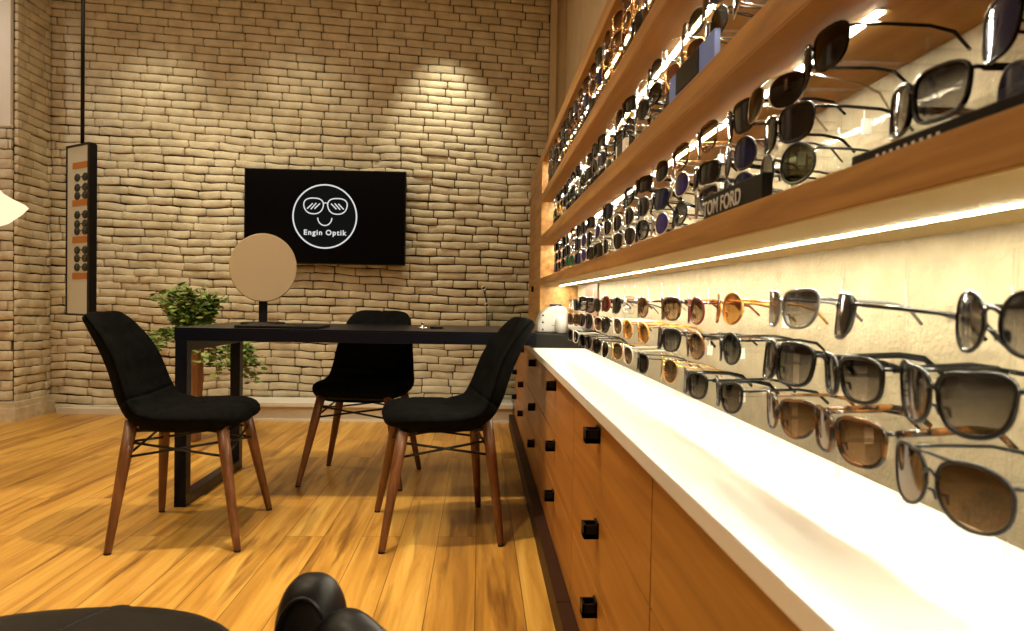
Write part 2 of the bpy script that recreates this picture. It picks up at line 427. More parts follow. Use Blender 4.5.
STY = {  # shape, frame material, rim radius, lens, words
 'sq':   ('square','f_black',.0030,'grey','black square sunglasses with grey lenses'),
 'big':  ('big','f_black',.0034,'grey','oversized black sunglasses with grey lenses'),
 'rnd':  ('round','f_black',.0026,'grey','round black sunglasses with grey lenses'),
 'rndb': ('round','f_tort',.0026,'brown','round tortoiseshell sunglasses'),
 'cat':  ('cat','f_black',.0028,'grey','black cat-eye sunglasses with grey lenses'),
 'catb': ('cat','f_tort',.0028,'brown','tortoiseshell cat-eye sunglasses'),
 'tsq':  ('square','f_tort',.0032,'brown','square tortoiseshell sunglasses'),
 'av':   ('aviator','f_gold',.0013,'brown','gold wire sunglasses with brown lenses'),
 'avb':  ('aviator','f_blackwire',.0018,'brown','dark wire sunglasses with brown lenses'),
 'avs':  ('aviator','f_silver',.0013,'dark','silver wire sunglasses with dark lenses'),
 'avk':  ('aviator','f_blackwire',.0016,'dark','thin black wire sunglasses'),
 'amb':  ('round','f_amber',.0026,'amber','amber round sunglasses'),
 'red':  ('round','f_redbrown',.0028,'brown','red-brown round sunglasses'),
 'redd': ('round','f_redbrown',.0030,'red','red sunglasses'),
 'blu':  ('square','f_black',.0024,'blue','black sunglasses with blue lenses'),
 'blr':  ('round','f_blackwire',.0018,'blue','round sunglasses with dark blue lenses'),
 'vio':  ('round','f_silver',.0014,'violet','wire sunglasses with violet lenses'),
 'olv':  ('round','f_blackwire',.0018,'olive','round wire sunglasses with olive lenses'),
 'drk':  ('rect','f_black',.0034,'dark','narrow black sunglasses with dark lenses'),
 'dsq':  ('square','f_black',.0028,'dark','square black sunglasses with dark lenses'),
 'clr':  ('square','f_silver',.0012,'clear','silver-rimmed clear spectacles'),
 'clk':  ('rect','f_black',.0024,'clear','black-rimmed clear spectacles'),
 'gry':  ('cat','f_grey',.0028,'grey','smoke-grey cat-eye sunglasses'),
 'grn':  ('round','f_blackwire',.0020,'green','dark sunglasses with green lenses'),
 'pnk':  ('square','f_gold',.0013,'pink','gold wire sunglasses with pinkish lenses'),
 'brw':  ('aviator','f_white',.0018,'brown','ivory-rimmed sunglasses with brown lenses'),
}
def wrap(y): return 3.6*y*y
def gl_frame(mb, sh, fm, rr):
    pts = outline(sh); top = max(z for y,z in pts)
    for sg in (-1,1):
        mb.tube([(wrap(sg*(.0312+y)), sg*(.0312+y), z) for y,z in pts], rr, fm, 6, closed=True, flat=((1,0,0),1.25 if rr>.002 else 1))
        yi = min(y for y,z in pts)
        # hinge lug
        yo = max(y for y,z in pts)
        mb.tube([(wrap(.0312+yo)-.0005, sg*(.0312+yo-.003), top*.55), (wrap(.0312+yo)+.003, sg*(.0312+yo+.002), top*.58), (wrap(.0312+yo)+.010, sg*(.0312+yo+.003), top*.56)], max(rr*.9,.0014), fm, 6)
        # nose pad
        mb.tube([(.001, sg*(.0312+yi+.001), -.004), (.006, sg*.0065, -.006), (.007, sg*.0060, -.012)], [.0008,.0018,.0010], fm, 5)
    yi = .0312+min(y for y,z in pts)+.002
    mb.tube([(0,-yi,.005),(-.0012,-yi*.5,.009),(-.0015,0,.0102),(-.0012,yi*.5,.009),(0,yi,.005)], max(rr*.95,.0013), fm, 6)
    if fm in ('f_gold','f_silver','f_blackwire') and sh == 'aviator':
        mb.tube([(.001,-.022,top*.93),(-.001,0,top*1.0),(.001,.022,top*.93)], .0012, fm, 6)
def gl_lens(mb, sh, lm, sg):
    pts = outline(sh); c = .0312
    vs = [(wrap(c)-.0012, sg*c, 0)]+[(wrap(c+y)-.0004, sg*(c+y), z) for y,z in pts]
    mid = [( wrap(c+y*.55)-.0010, sg*(c+y*.55), z*.55) for y,z in pts]
    n = len(pts); vs = [vs[0]]+mid+vs[1:]
    fs = [(0,1+k,1+(k+1)%n) for k in range(n)]+[(1+k,1+n+k,1+n+(k+1)%n,1+(k+1)%n) for k in range(n)]
    mb.add(vs, fs, lm, True)
def gl_temple(mb, sh, fm, rr, sg):
    pts = outline(sh); top = max(z for y,z in pts)*.56; yo = .0312+max(y for y,z in pts)+.003; x0 = wrap(yo)+.006
    r = max(rr*.8,.0011)
    mb.tube([(x0,sg*yo,top),(.045,sg*(yo+.001),top),(.085,sg*(yo-.002),top-.001),(.108,sg*(yo-.004),top-.006),(.124,sg*(yo-.006),top-.022)],
            [r,r,r*1.05,r*1.25,r*1.1], fm, 6, flat=((0,0,1),1.9 if rr>.002 else 1.2))
CACHE = {}
def parts_of(st):
    if st in CACHE: return CACHE[st]
    sh, fm, rr, ln, w = STY[st]; rr *= .68 if rr > .002 else .8
    a = MB(); gl_frame(a, sh, fm, rr)
    l1 = MB(); gl_lens(l1, sh, 'lens_'+ln, -1); l2 = MB(); gl_lens(l2, sh, 'lens_'+ln, 1)
    t1 = MB(); gl_temple(t1, sh, fm, rr, -1); t2 = MB(); gl_temple(t2, sh, fm, rr, 1)
    tg = MB(); tg.box((.062,-.0665,-.012), (.0625,-.0655,.006), 'paper'); tg.box((.058,-.071,-.020),(.0668,-.0685,-.004),'paper')
    al = MB(); gl_frame(al, sh, fm, rr)
    for s in (-1,1): gl_lens(al, sh, 'lens_'+ln, s); gl_temple(al, sh, fm, rr, s)
    CACHE[st] = dict(frame=a.mesh('frame'), lens=[l1.mesh('lens'),l2.mesh('lens')], temple=[t1.mesh('temple'),t2.mesh('temple')], all=al.mesh('sunglasses'), tag=tg.mesh('price_tag'))
    return CACHE[st]
def eyewear(st, y, z, where, group, x=.335, rz=0, ry=0, full=True, sc=1.0, tagged=False):
    P = parts_of(st); nm = 'spectacles' if STY[st][3] == 'clear' else 'sunglasses'
    lab = STY[st][4]+', '+where
    if full:
        r = thing(nm, lab, nm, (x,y,z), rz, group)
        for n, me in [('frame',P['frame'])]+[('lens',q) for q in P['lens']]+[('temple',q) for q in P['temple']]+([('price_tag',P['tag'])] if tagged else []):
            o = D.objects.new(n, me); COL.objects.link(o); o.parent = r
    else:
        r = D.objects.new(nm, P['all']); COL.objects.link(r); r.location = (x,y,z); r.rotation_euler = (0,0,rz); tag(r, lab, nm, group)
    r.rotation_euler = (0, ry, rz); r.scale = (sc,)*3
    return r
ORD = ['first','second','third','fourth','fifth','sixth','seventh','eighth','ninth','tenth','eleventh','twelfth','thirteenth','fourteenth','fifteenth',
       'sixteenth','seventeenth','eighteenth','nineteenth','twentieth','twenty-first','twenty-second','twenty-third','twenty-fourth']
BAYN = ['above the worktop','on lowest shelf','on second shelf','on third shelf']
def rack(y, z0, z1, rows, label, full, width=.125):
    """clear acrylic holder: back plate, one arm per row with an up-turned tip, two side rods"""
    xb = XW-.012
    if full:
        t = thing('acrylic_rack', label, 'display rack', (xb,y,z0), 0, 'clear acrylic eyewear racks')
        m = MB(); m.box((.006,-width/2,0), (.0085,width/2,z1-z0), 'plate'); m.build('back_plate', t)
        for z in rows:
            m = MB(); m.box((x_arm-xb,-.004,z-z0-.001), (.006,.004,z-z0+.002), 'acryl'); m.box((x_arm-xb-.002,-.004,z-z0-.001), (x_arm-xb,.004,z-z0+.012), 'acryl'); m.build('arm', t)
        m = MB(); m.tube([(-.03,width/2-.004,0),(-.03,width/2-.004,z1-z0)], .0022, 'acryl', 6); m.build('rod', t)
    else:
        m = MB(); m.box((.006,-width/2,0), (.0085,width/2,z1-z0), 'plate')
        for z in rows: m.box((x_arm-xb,-.004,z-z0-.001), (.006,.004,z-z0+.002), 'acryl')
        m.tube([(-.03,width/2-.004,0),(-.03,width/2-.004,z1-z0)], .0022, 'acryl', 6)
        o = m.build('acrylic_rack', None, (xb,y,z0)); tag(o, label, 'display rack', 'clear acrylic eyewear racks')
x_arm = .343
rnd = random.Random(11)
pool = ['sq','big','rnd','rndb','cat','catb','tsq','av','avs','avk','dsq','blu','blr','olv','drk','gry','clr','red','brw','pnk']
def fill(bay, ycs, rowz, zr, spec, pools, gone=(), base={}):
    rn = ['top','middle','bottom']
    for ci, y in enumerate(ycs):
        full = y < 1.45
        rack(y, zr[0], zr[1], [z-.002 for z in rowz], 'clear acrylic eyewear rack %s, %s from near end' % (BAYN[bay], ORD[ci]), full)
        for ri, z in enumerate(rowz):
            st = spec.get((ci,ri)) or rnd.choice(pools)
            if (ci,ri) in gone: continue
            kw = {}
            if isinstance(st, tuple): st, kw = st
            where = '%s row %s, %s from near end' % (rn[ri], BAYN[bay], ORD[ci])
            a = dict(rz=R(rnd.uniform(-7,4)), ry=R(rnd.uniform(-5,5)), full=full, tagged=full and rnd.random()<.4)
            a.update(base); a.update(kw); dy = a.pop('dy', rnd.uniform(-.006,.006)); dz = a.pop('dz', rnd.uniform(-.004,.004))
            eyewear(st, y+dy, z+dz, where, 'eyewear pairs '+BAYN[bay], **a)
# bay 0: above the worktop
yc0 = [.495,.64,.768,.95,1.10,1.26,1.46,1.60,1.74,1.89,2.04,2.18,2.33,2.48,2.62]
spec0 = {(0,0):('rnd',dict(dy=-.052,rz=R(-4),sc=1.0,dz=-.001)), (1,0):('dsq',dict(rz=R(-30),dy=0,dz=0)), (2,0):('gry',dict(rz=R(0),dy=-.005,dz=.004)),
         (3,0):'amb',(4,0):'red',(5,0):'tsq', (6,0):'rndb',(7,0):'clr',(8,0):'avk',(9,0):'redd',
         (0,1):('cat',dict(rz=R(-2),sc=1.10,dz=-.004,dy=.004)),(1,1):('sq',dict(rz=R(-5))),(2,1):('big',dict(rz=R(0),dz=0)),(3,1):'rnd',(4,1):'rndb',(5,1):'sq',(6,1):'amb',(7,1):'amb',(8,1):'brw',
         (0,2):('avb',dict(rz=R(0),sc=1.12,dy=.004,dz=-.006)),(1,2):('tsq',dict(rz=R(0),sc=1.05)),(2,2):('catb',dict(rz=R(0))),(3,2):('cat',dict(rz=R(-4))),(4,2):'sq',(5,2):'av',(6,2):'avk',(7,2):'brw'}
fill(0, yc0, (.842,.787,.726), (ZC+.002,.90), spec0, pool)
# bay 1: on the lowest shelf
yc1 = [.36,.53,.785,.925,1.07,1.21,1.35,1.49,1.63,1.77,1.91,2.05,2.19,2.33,2.47,2.61,2.75,2.89,3.03,3.17]
spec1 = {(0,1):('blu',dict(dy=.062,rz=R(-3),sc=1.0,dz=-.014)),(0,2):('blr',dict(sc=.95,dz=-.016,dy=.045,rz=R(0))),(1,2):('big',dict(rz=R(-4),sc=.88,dz=.006,dy=.005)),
         (2,0):('avs',dict(rz=R(10),dy=.035)),(2,1):('dsq',dict(rz=R(2),dy=.0,sc=1.0)),(2,2):('olv',dict(rz=R(6),dy=.0,dz=.002,sc=1.05)),
         (3,0):('dsq',dict(rz=R(-4))),(3,1):('blr',dict(rz=R(0))),(3,2):('blr',dict(rz=R(0))),(4,0):'catb',(4,1):'drk',(4,2):'gry',(5,0):'catb',(5,1):'vio',(5,2):'rnd',(6,0):'avs',(6,1):'blu',(16,2):'grn',(15,2):'grn'}
fill(1, yc1, (1.097,1.050,1.003), (.964,1.120), spec1, ['sq','rnd','dsq','blu','blr','avk','drk','olv','avs','rndb','cat','vio','dsq','blu','clr'], gone={(0,0),(1,0),(1,1)})
eyewear('dsq', .705, 1.102, 'single pair hanging right under the second shelf', 'eyewear pairs on the lowest shelf', rz=R(-6))
rack(.705, .964, 1.120, [1.098], 'clear acrylic eyewear rack holding a single top pair on the lowest shelf', True, .06)
# bay 2
yc2 = [.90,1.04]+[1.16+.122*k for k in range(18)]
spec2 = {(0,0):('clr',dict(rz=R(25))),(0,1):'avs',(0,2):'clk',(1,0):'avk',(1,1):'olv',(2,0):'olv',(2,1):'av',(3,0):'clr',(3,1):'pnk'}
fill(2, yc2, (1.306,1.259,1.211), (1.167,1.328), spec2, ['sq','rnd','dsq','blr','avk','drk','olv','avs','clk','clr','cat','av','dsq'], gone={(0,2),(1,2)})
# bay 3
yc3 = [1.20+.118*k for k in range(18)]
x_arm = .314
fill(3, yc3, (1.505,1.459,1.411), (1.372,1.525), {}, ['rndb','tsq','av','drk','dsq','avk','catb','dsq','av','sq','rndb','blr'], base=dict(x=.306, sc=1.05))

# temple-side display cards on the second shelf
def card(y0, y1, z, h, label, edge):
    t = thing('display_card', label, 'display card', (.306,(y0+y1)/2,z))
    w = (y1-y0)/2
    m = MB(); m.box((0,-w,0), (.008,w,h), edge); m.build('board', t)
    m = MB(); m.box((-.0015,-w*.40,h*.30), (0,w*.62,h*1.0), 'sign'); m.build('picture', t)
card(.925,1.148,1.165,.052,'small blue display card with a dark picture on the second shelf','blue')
card(1.50,1.60,1.165,.040,'small white-edged display card with black picture on the second shelf','paper')

def text_mesh(s, size, ext=.0006, bold=0, spacing=1.0):
    cu = D.curves.new('t', 'FONT'); cu.body = s; cu.size = size; cu.extrude = ext; cu.offset = bold; cu.align_x = 'CENTER'; cu.space_character = spacing
    o = D.objects.new('t', cu); COL.objects.link(o); dg = bpy.context.evaluated_depsgraph_get()
    me = D.meshes.new_from_object(o.evaluated_get(dg)); D.objects.remove(o); D.curves.remove(cu); return me
# black brand sign, reads from the aisle (-X): text runs from +Y to -Y
t = thing('brand_sign', 'black sign bar with silver capital letters standing on the lowest shelf', 'sign', (.306,.855,.962))
m = MB(); m.box((0,-.10,0), (.012,.10,.034), 'sign', bev=.001); m.build('block', t)
me = text_mesh('TOM FORD', .027, .0004, .0004); me.materials.clear(); me.materials.append(M['signtext'])
o = D.objects.new('lettering', me); COL.objects.link(o); o.parent = t
o.matrix_local = Matrix(((0,0,-1,-.0006),(-1,0,0,.030),(0,1,0,.008),(0,0,0,1)))
t = thing('display_plinth', 'flat black display plinth with clear lid under the large sunglasses on the lowest shelf', 'display stand', (.306,.42,.962))
m = MB(); m.box((0,-.17,0), (.10,.15,.012), 'sign', bev=.001); m.build('base', t)
m = MB(); m.box((.004,-.166,.0125), (.096,.146,.020), 'acryl'); m.build('lid', t)
m = MB()
for k in range(9): m.box((-.0004,.11-k*.009,.0045), (0,.1135-k*.009,.0065), 'signtext')
m.build('lettering', t)

# ------------------------------------------------------------------ dining chairs
def catmull(P, n):
    out = []
    for i in range(n):
        t = i/(n-1)*(len(P)-1); k = min(int(t), len(P)-2); f = t-k
        p0,p1,p2,p3 = P[max(k-1,0)],P[k],P[k+1],P[min(k+2,len(P)-1)]
        out.append(tuple(.5*((2*b)+(-a+c)*f+(2*a-5*b+4*c-d)*f*f+(-a+3*b-3*c+d)*f**3) for a,b,c,d in zip(p0,p1,p2,p3)))
    return out
def shell(mb, rows, mat, s0, s1, NS=48, NU=24, T=.046, seams=()):
    """rows: (x, z, halfwidth, side lift) along front edge -> top of the back"""
    pr = catmull(rows, NS)
    top, bot = [], []
    for i in range(NS):
        x,z,w,l = pr[i]
        a = pr[max(i-1,0)]; b = pr[min(i+1,NS-1)]
        tx, tz = b[0]-a[0], b[1]-a[1]; q = math.hypot(tx,tz) or 1; nx, nz = -tz/q*-1, tx/q*-1   # toward the sitter
        nx, nz = (tz/q, -tx/q)
        s = i/(NS-1); e = min(s, 1-s)/.085; ef = math.sqrt(max(0,1-(1-min(e,1))**2))
        ra, rb = [], []
        TT = T*(1-.38*s); bf = 1.15 if s < .35 else max(.75, 1.15-(s-.35)*1.6)
        for j in range(NU+1):
            u = -1+2*j/NU; up = math.sin(u*PI/2)
            ww = w*(.62+.38*ef)
            y = up*ww
            t = TT*(max(0,1-abs(up)**5))**.5*(.25+.75*ef if 0<i<NS-1 else 0)
            gr = 0
            for sm in seams: gr = max(gr, math.exp(-((s-sm)/.012)**2))
            gr = max(gr, math.exp(-(u/.035)**2))
            lift = l*abs(up)**2.4
            bx_, bz_ = x+nx*lift, z+nz*lift
            edge = (1-abs(up)**6)
            ra.append(Vector((bx_+nx*(t-.008*gr*edge), y, bz_+nz*(t-.008*gr*edge))))
            rb.append(Vector((bx_-nx*t*bf, y, bz_-nz*t*bf)))
        top.append(ra); bot.append(rb)
    i0, i1 = int(s0*(NS-1)+.5), int(s1*(NS-1)+.5); n = NU+1
    vs = []; fs = []
    for i in range(i0, i1+1): vs += top[i]+bot[i]
    for k in range(i1-i0):
        o, p = k*2*n, (k+1)*2*n
        for j in range(NU):
            fs.append((o+j, p+j, p+j+1, o+j+1)); fs.append((o+n+j, o+n+j+1, p+n+j+1, p+n+j))
        fs.append((o, o+n, p+n, p)); fs.append((o+NU, p+NU, p+n+NU, o+n+NU))
    K = (i1-i0)*2*n
    fs.append(tuple(list(range(n))+[n+j for j in range(NU,-1,-1)])); fs.append(tuple(list(K+n+j for j in range(n))+[K+j for j in range(NU,-1,-1)]))
    mb.add(vs, fs, mat, True)
CHAIR = [(.170,.400,.150,.0),(.158,.420,.185,.002),(.10,.428,.212,.004),(.02,.423,.224,.010),(-.08,.422,.224,.018),(-.152,.440,.214,.030),
         (-.202,.502,.204,.044),(-.238,.590,.193,.050),(-.270,.660,.180,.046),(-.302,.722,.162,.032),(-.325,.764,.135,.016),(-.333,.778,.100,.004)]
def chair(label, x, y, rz):
    t = thing('dining_chair', label, 'chair', (x,y,0), rz, 'black upholstered chairs around the desk')
    m = MB(); shell(m, CHAIR, 'fabric', 0, .50, seams=(.18,.34)); m.build('seat', t)
    m = MB(); shell(m, CHAIR, 'fabric', .50, 1, seams=(.62,.78)); m.build('backrest', t)
    for sx, sy in ((1,1),(1,-1),(-1,1),(-1,-1)):
        a = Vector((.145*sx-.01, .150*sy, .425)); b = Vector((.212*sx if sx>0 else -.195, .232*sy, .004))
        m = MB(); m.tube([a, a.lerp(b,.3), a.lerp(b,.97), b], [.0205,.0195,.0125,.011], 'walnut', 14); lg = m.build('leg', t)
        m = MB(); m.tube([b+Vector((0,0,.003)), b-Vector((0,0,.004))], .0115, 'black', 12); m.build('foot_cap', lg)
    m = MB(); m.box((-.15,-.15,.385), (.14,.15,.395), 'blackmetal', bev=.002); m.build('seat_plate', t)
    m = MB()
    def lp(sx, sy, z):
        a = Vector((.145*sx-.01, .150*sy, .425)); b = Vector((.212*sx if sx>0 else -.195, .232*sy, .004)); return a.lerp(b, (.425-z)/.42)
    for (p,q) in (((1,1),(-1,1)),((1,-1),(-1,-1)),((1,1),(1,-1)),((-1,1),(-1,-1))):
        m.tube([lp(*p,.355), lp(*q,.305)], .0045, 'blackmetal', 6); m.tube([lp(*p,.305), lp(*q,.355)], .0045, 'blackmetal', 6)
    m.build('wire_brace', t)
    return t
chair('black quilted chair with walnut legs, its back toward the hanging mirror', -1.02, 2.565, R(4))
chair('black quilted chair with walnut legs, its back leaning toward the drawers', -.146, 2.60, R(190))
chair('black quilted chair tucked in behind the desk under the wall screen', -.545, 3.34, R(-97))

# ------------------------------------------------------------------ desk
DY0, DY1, DZ = 2.84, 3.51, .720
t = thing('reception_desk', 'long dark blue-black desk with square tube legs reaching the drawer units', 'desk', (-.4,3.14,0))
def dbox(n, lo, hi, mat, bev=.002, parent=None): 
    m = MB(); m.box([lo[0]+.4,lo[1]-3.14,lo[2]], [hi[0]+.4,hi[1]-3.14,hi[2]], mat, bev=bev); return m.build(n, parent or t)
dbox('top', (-1.212,DY0,.668), (.232,DY1,.712), 'desk')
dbox('glass_sheet', (-1.212,DY0,.712), (.232,DY1,DZ), M['desk'] and 'desktopglass' if 'desktopglass' in M else 'desk', .001)
dbox('side_rail', (-1.209,DY0+.048,.625), (-1.163,DY1-.05,.668), 'desk')
dbox('leg', (-1.209,DY0,.0), (-1.163,DY0+.048,.668), 'desk'); dbox('leg', (-1.209,DY1-.05,.0), (-1.163,DY1-.002,.668), 'desk')
dbox('foot_rail', (-1.209,DY0+.048,.0), (-1.163,DY1-.05,.045), 'desk')
tag(bx('riser', (.238,3.13,ZC), (XW-.001,YE-.001,.702), 'riser', bev=.002), 'low dark grey riser block at the far end of the white worktop', 'riser')
# mirror on the desk
t = thing('table_mirror', 'round tan table mirror on a black stand on the desk', 'mirror', (-1.005,3.30,DZ), R(14))
m = MB(); m.lathe([(.0,.0),(.098,.0),(.10,.004),(.098,.010),(.0,.013)], 'black', 40); m.build('base', t)
m = MB(); m.box((-.019,-.008,.010), (.019,.008,.125), 'black', bev=.002); m.build('stand', t)
mt = Matrix.Translation((0,-.012,.262)) @ Matrix.Diagonal((1,1,1.07,1)) @ Matrix.Rotation(R(90-4),4,'X')
m = MB(); m.lathe([(.0,.0),(.143,.0),(.1475,.002),(.148,.006),(.145,.010),(.0,.011)], 'tan', 72, mtx=mt); autosmooth(m.build('mirror_disc', t), 20)
t = bx('desk_mat', (-1.0,2.90,DZ), (-.66,3.12,DZ+.010), 'leather', bev=.004); tag(t, 'thin black leather desk tray lying in front of the round mirror', 'desk mat')
m = MB(); m.lathe([(0,0),(.022,0),(.020,.006),(.007,.010),(.006,.022),(.010,.026),(0,.030)], 'chrome', 24)
tag(m.build('bell', None, (-.25,3.1,DZ)), 'small chrome call bell on the desk behind the drawer-side chair', 'bell')
m = MB(); m.box((-.03,-.012,0),(.03,.012,.009),'black',bev=.003); tag(m.build('pen_case', None, (-.19,3.12,DZ)), 'small black case lying beside the chrome bell on the desk', 'case')

# white instrument
t = thing('eye_test_device', 'white rounded eye testing device on the dark riser beside the wooden end cabinet', 'instrument', (.338,3.30,.702), 0)
prof = [(-.068,0),(.070,0),(.070,.10),(.060,.122),(.02,.128),(-.02,.118),(-.055,.088),(-.070,.045)]
m = MB(); vs = []; n = len(prof)
for y, s in ((-.075,.94),(-.062,1),(.062,1),(.075,.94)): vs += [(x*s, y, .062+(z-.062)*s) for x,z in prof]
fs = [tuple(range(n)), tuple(3*n+k for k in range(n))[::-1]]+[(a*n+k, (a+1)*n+k, (a+1)*n+(k+1)%n, a*n+(k+1)%n) for a in range(3) for k in range(n)]
m.add(vs, fs, 'whitegloss'); o = m.build('housing', t)
mod = o.modifiers.new('bevel','BEVEL'); mod.width=.008; mod.segments=3; mod.limit_method='ANGLE'
m = MB(); m.box((-.01,-.03,.124),(.045,.03,.135),'black',bev=.002); m.build('eyepiece', t)
m = MB()
for z in (.018,.052,.084):
    m.add([(-.052,-.0762,z-.006),(-.040,-.0762,z-.006),(-.046,-.0762,z+.007)], [(0,1,2)], 'black'); 
m.box((-.005,-.0765,.036),(.03,-.0755,.038),'black')
m.build('marking', t)
# white pots
for i, (x, y, r, lab) in enumerate(((.372,3.185,.029,'small white glossy round pot on the dark riser before the testing device'),(.437,3.175,.035,'white glossy bowl at the wall side of the dark riser'))):
    m = MB(); m.lathe([(0,0),(r*.55,0),(r*.85,.010),(r,.034),(r*.92,.060),(r*.62,.078),(r*.50,.080),(r*.5,.074),(0,.02)] if i==0 else [(0,0),(r*.5,0),(r*.85,.012),(r,.034),(r*1.0,.046),(r*.92,.046),(r*.75,.016),(0,.010)], 'whitegloss', 40)
    tag(m.build('pot' if i==0 else 'bowl', None, (x,y,.702)), lab, 'pot' if i==0 else 'bowl')
t = thing('spray_bottle', 'small clear spray bottle behind the white bowl on the dark riser', 'bottle', (.445,3.262,.702))
m = MB(); m.lathe([(0,0),(.022,0),(.024,.01),(.024,.08),(.010,.10),(.009,.108)], 'acryl', 24); m.build('bottle', t)
m = MB(); m.lathe([(0,.106),(.011,.106),(.011,.125),(.006,.128),(.006,.145),(0,.146)], 'whitegloss', 20); m.box((-.028,-.004,.138),(.004,.004,.146),'whitegloss'); m.build('nozzle', t)

# glass screen on the ledge
t = thing('glass_screen', 'clear upright glass screen with metal clips on the white ledge', 'glass panel', (.21,4.97,.124))
m = MB(); m.box((-.158,-.005,0),(.16,.005,.73),'glass'); m.build('pane', t)
m = MB(); m.box((-.163,-.006,0),(-.158,.006,.76),'glassedge'); m.build('edge_strip', t)
for z in (.69,.81):
    m = MB(); m.lathe([(.009,-.010),(.018,-.010),(.018,.010),(.009,.010),(.009,-.010)], 'chrome', 20, mtx=Matrix.Translation((-.160 if z<.7 else -.185,-.012,z)) @ Matrix.Rotation(PI/2,4,'X'))
    if z > .7: m.tube([(-.185,-.01,z),(-.185,.13,z)],.006,'blackmetal',8); m.tube([(-.160,-.01,.70),(-.185,-.01,.80)],.004,'blackmetal',6)
    m.build('clip', t)

# ------------------------------------------------------------------ television
t = thing('television', 'flat black wall screen showing a round white line logo', 'television', (-1.107,YB-.105,1.42), R(-.8))
W2, H2 = .569, .334
m = MB(); m.box((-W2,-.008,-H2),(W2,.028,H2),'black',bev=.004); m.box((-.25,.028,-.2),(.25,.076,.15),'blackmetal'); m.build('housing', t)
m = MB(); m.box((-W2+.008,-.0095,-H2+.008),(W2-.008,-.0078,H2-.008),'screen'); sc_ = m.build('screen', t)
K = .001597
def P2(x,y,d=-.0115): return ((x-479)*K, d, (305-y)*K)
m = MB(); c = 60; pts = [P2(478+140*math.cos(2*PI*k/c), 303+140*math.sin(2*PI*k/c)) for k in range(c)]
m.add([P2(478,303,-.0100)]+[(p[0],-.0100,p[2]) for p in pts], [(0,1+(k+1)%c,1+k) for k in range(c)], 'logo_disc'); m.build('logo_disc', sc_)
m = MB(); F = ((0,1,0),.25)
m.tube(pts, .0050, 'logo', 8, closed=True, flat=F); m.build('logo_ring', sc_)
m = MB()
for sg, cx in ((-1,428),(1,533)):
    q = []
    for k in range(32):
        a = 2*PI*k/32; cc, ss = math.cos(a), math.sin(a)
        x = 43*math.copysign(abs(cc)**.8,cc); y = 37*math.copysign(abs(ss)**(.9),ss)
        if y < 0: y *= .88
        x *= 1-.10*y/37
        q.append(P2(cx+x, 255+y))
    m.tube(q, .0040, 'logo', 8, closed=True, flat=F)
    for k in (-1,0,1):
        d = 1 if sg<0 else -1
        m.tube([P2(cx+k*16-12*d, 258+14-abs(k)*2), P2(cx+k*16+12*d, 258-14+abs(k)*2)], .0040, 'logo', 8, flat=F)
m.tube([P2(471,246),P2(480,242),P2(490,246)], .0035, 'logo', 8, flat=F)
m.build('logo_glasses', sc_)
m = MB(); m.tube([P2(478+31*math.cos(PI*k/16), 309+34*math.sin(PI*k/16)) for k in range(17)], .0040, 'logo', 8, flat=F); m.build('logo_smile', sc_)
for wd, xo in (('Engin',-.084),('Optik',.077)):
    me = text_mesh(wd, 25*K*1.28, .0004, .0014, 1.22); me.materials.clear(); me.materials.append(M['logo'])
    o = D.objects.new('logo_text', me); COL.objects.link(o); o.parent = sc_
    o.matrix_local = Matrix(((1,0,0,xo),(0,0,-1,-.0112),(0,1,0,(305-385)*K),(0,0,0,1)))

# ------------------------------------------------------------------ hanging mirror
xa, ya, xb, yb = -2.662, 4.66, -2.435, 4.50
cx, cy = (xa+xb)/2, (ya+yb)/2; ang = math.atan2(yb-ya, xb-xa); w = math.hypot(xb-xa,yb-ya)/2
t = thing('hanging_mirror', 'tall narrow black-framed mirror on a ceiling rod, its reflection of eyewear modelled flat', 'mirror', (cx,cy,.707), ang)
Hh = 1.083
m = MB(); m.box((-w+.010,-.012,.012),(w-.010,.004,Hh-.012),'mirrorpane'); pane = m.build('mirror_pane', t)  # plain grey pane; the reflection is built onto it as flat shapes
m = MB(); b = .010
m.box((-w,-.018,0),(w,.028,b),'black'); m.box((-w,-.018,Hh-b),(w,.028,Hh),'black'); m.box((-w,-.018,b),(-w+b,.028,Hh-b),'black'); m.box((w-b,-.018,b),(w+.016,.028,Hh-b),'black'); m.build('frame', t)
m = MB(); m.tube([(.01,.01,Hh-.001),(.01,.01,CEIL-.707)], .0115, 'black', 12); m.build('rod', t)
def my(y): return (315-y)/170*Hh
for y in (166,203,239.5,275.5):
    m = MB(); m.box((-w+.075,-.0135,my(y)-.020),(w-.011,-.0118,my(y)+.020),'orange'); m.build('shelf_reflection_inlay', pane)  # flat bars painting in the reflected shelves
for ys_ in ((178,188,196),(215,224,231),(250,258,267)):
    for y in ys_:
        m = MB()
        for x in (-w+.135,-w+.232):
            m.lathe([(0,0),(.036,0),(.036,.002),(0,.0025)], 'lensreflection', 20, mtx=Matrix.Translation((x,-.0120,my(y))) @ Matrix.Rotation(PI/2,4,'X') @ Matrix.Diagonal((1,.72,1,1)))
        m.box((-w+.16,-.0140,my(y)),(-w+.21,-.0122,my(y)+.005),'lensreflection'); m.build('eyewear_reflection_inlay', pane)  # flat discs and bridge painting in the reflected glasses

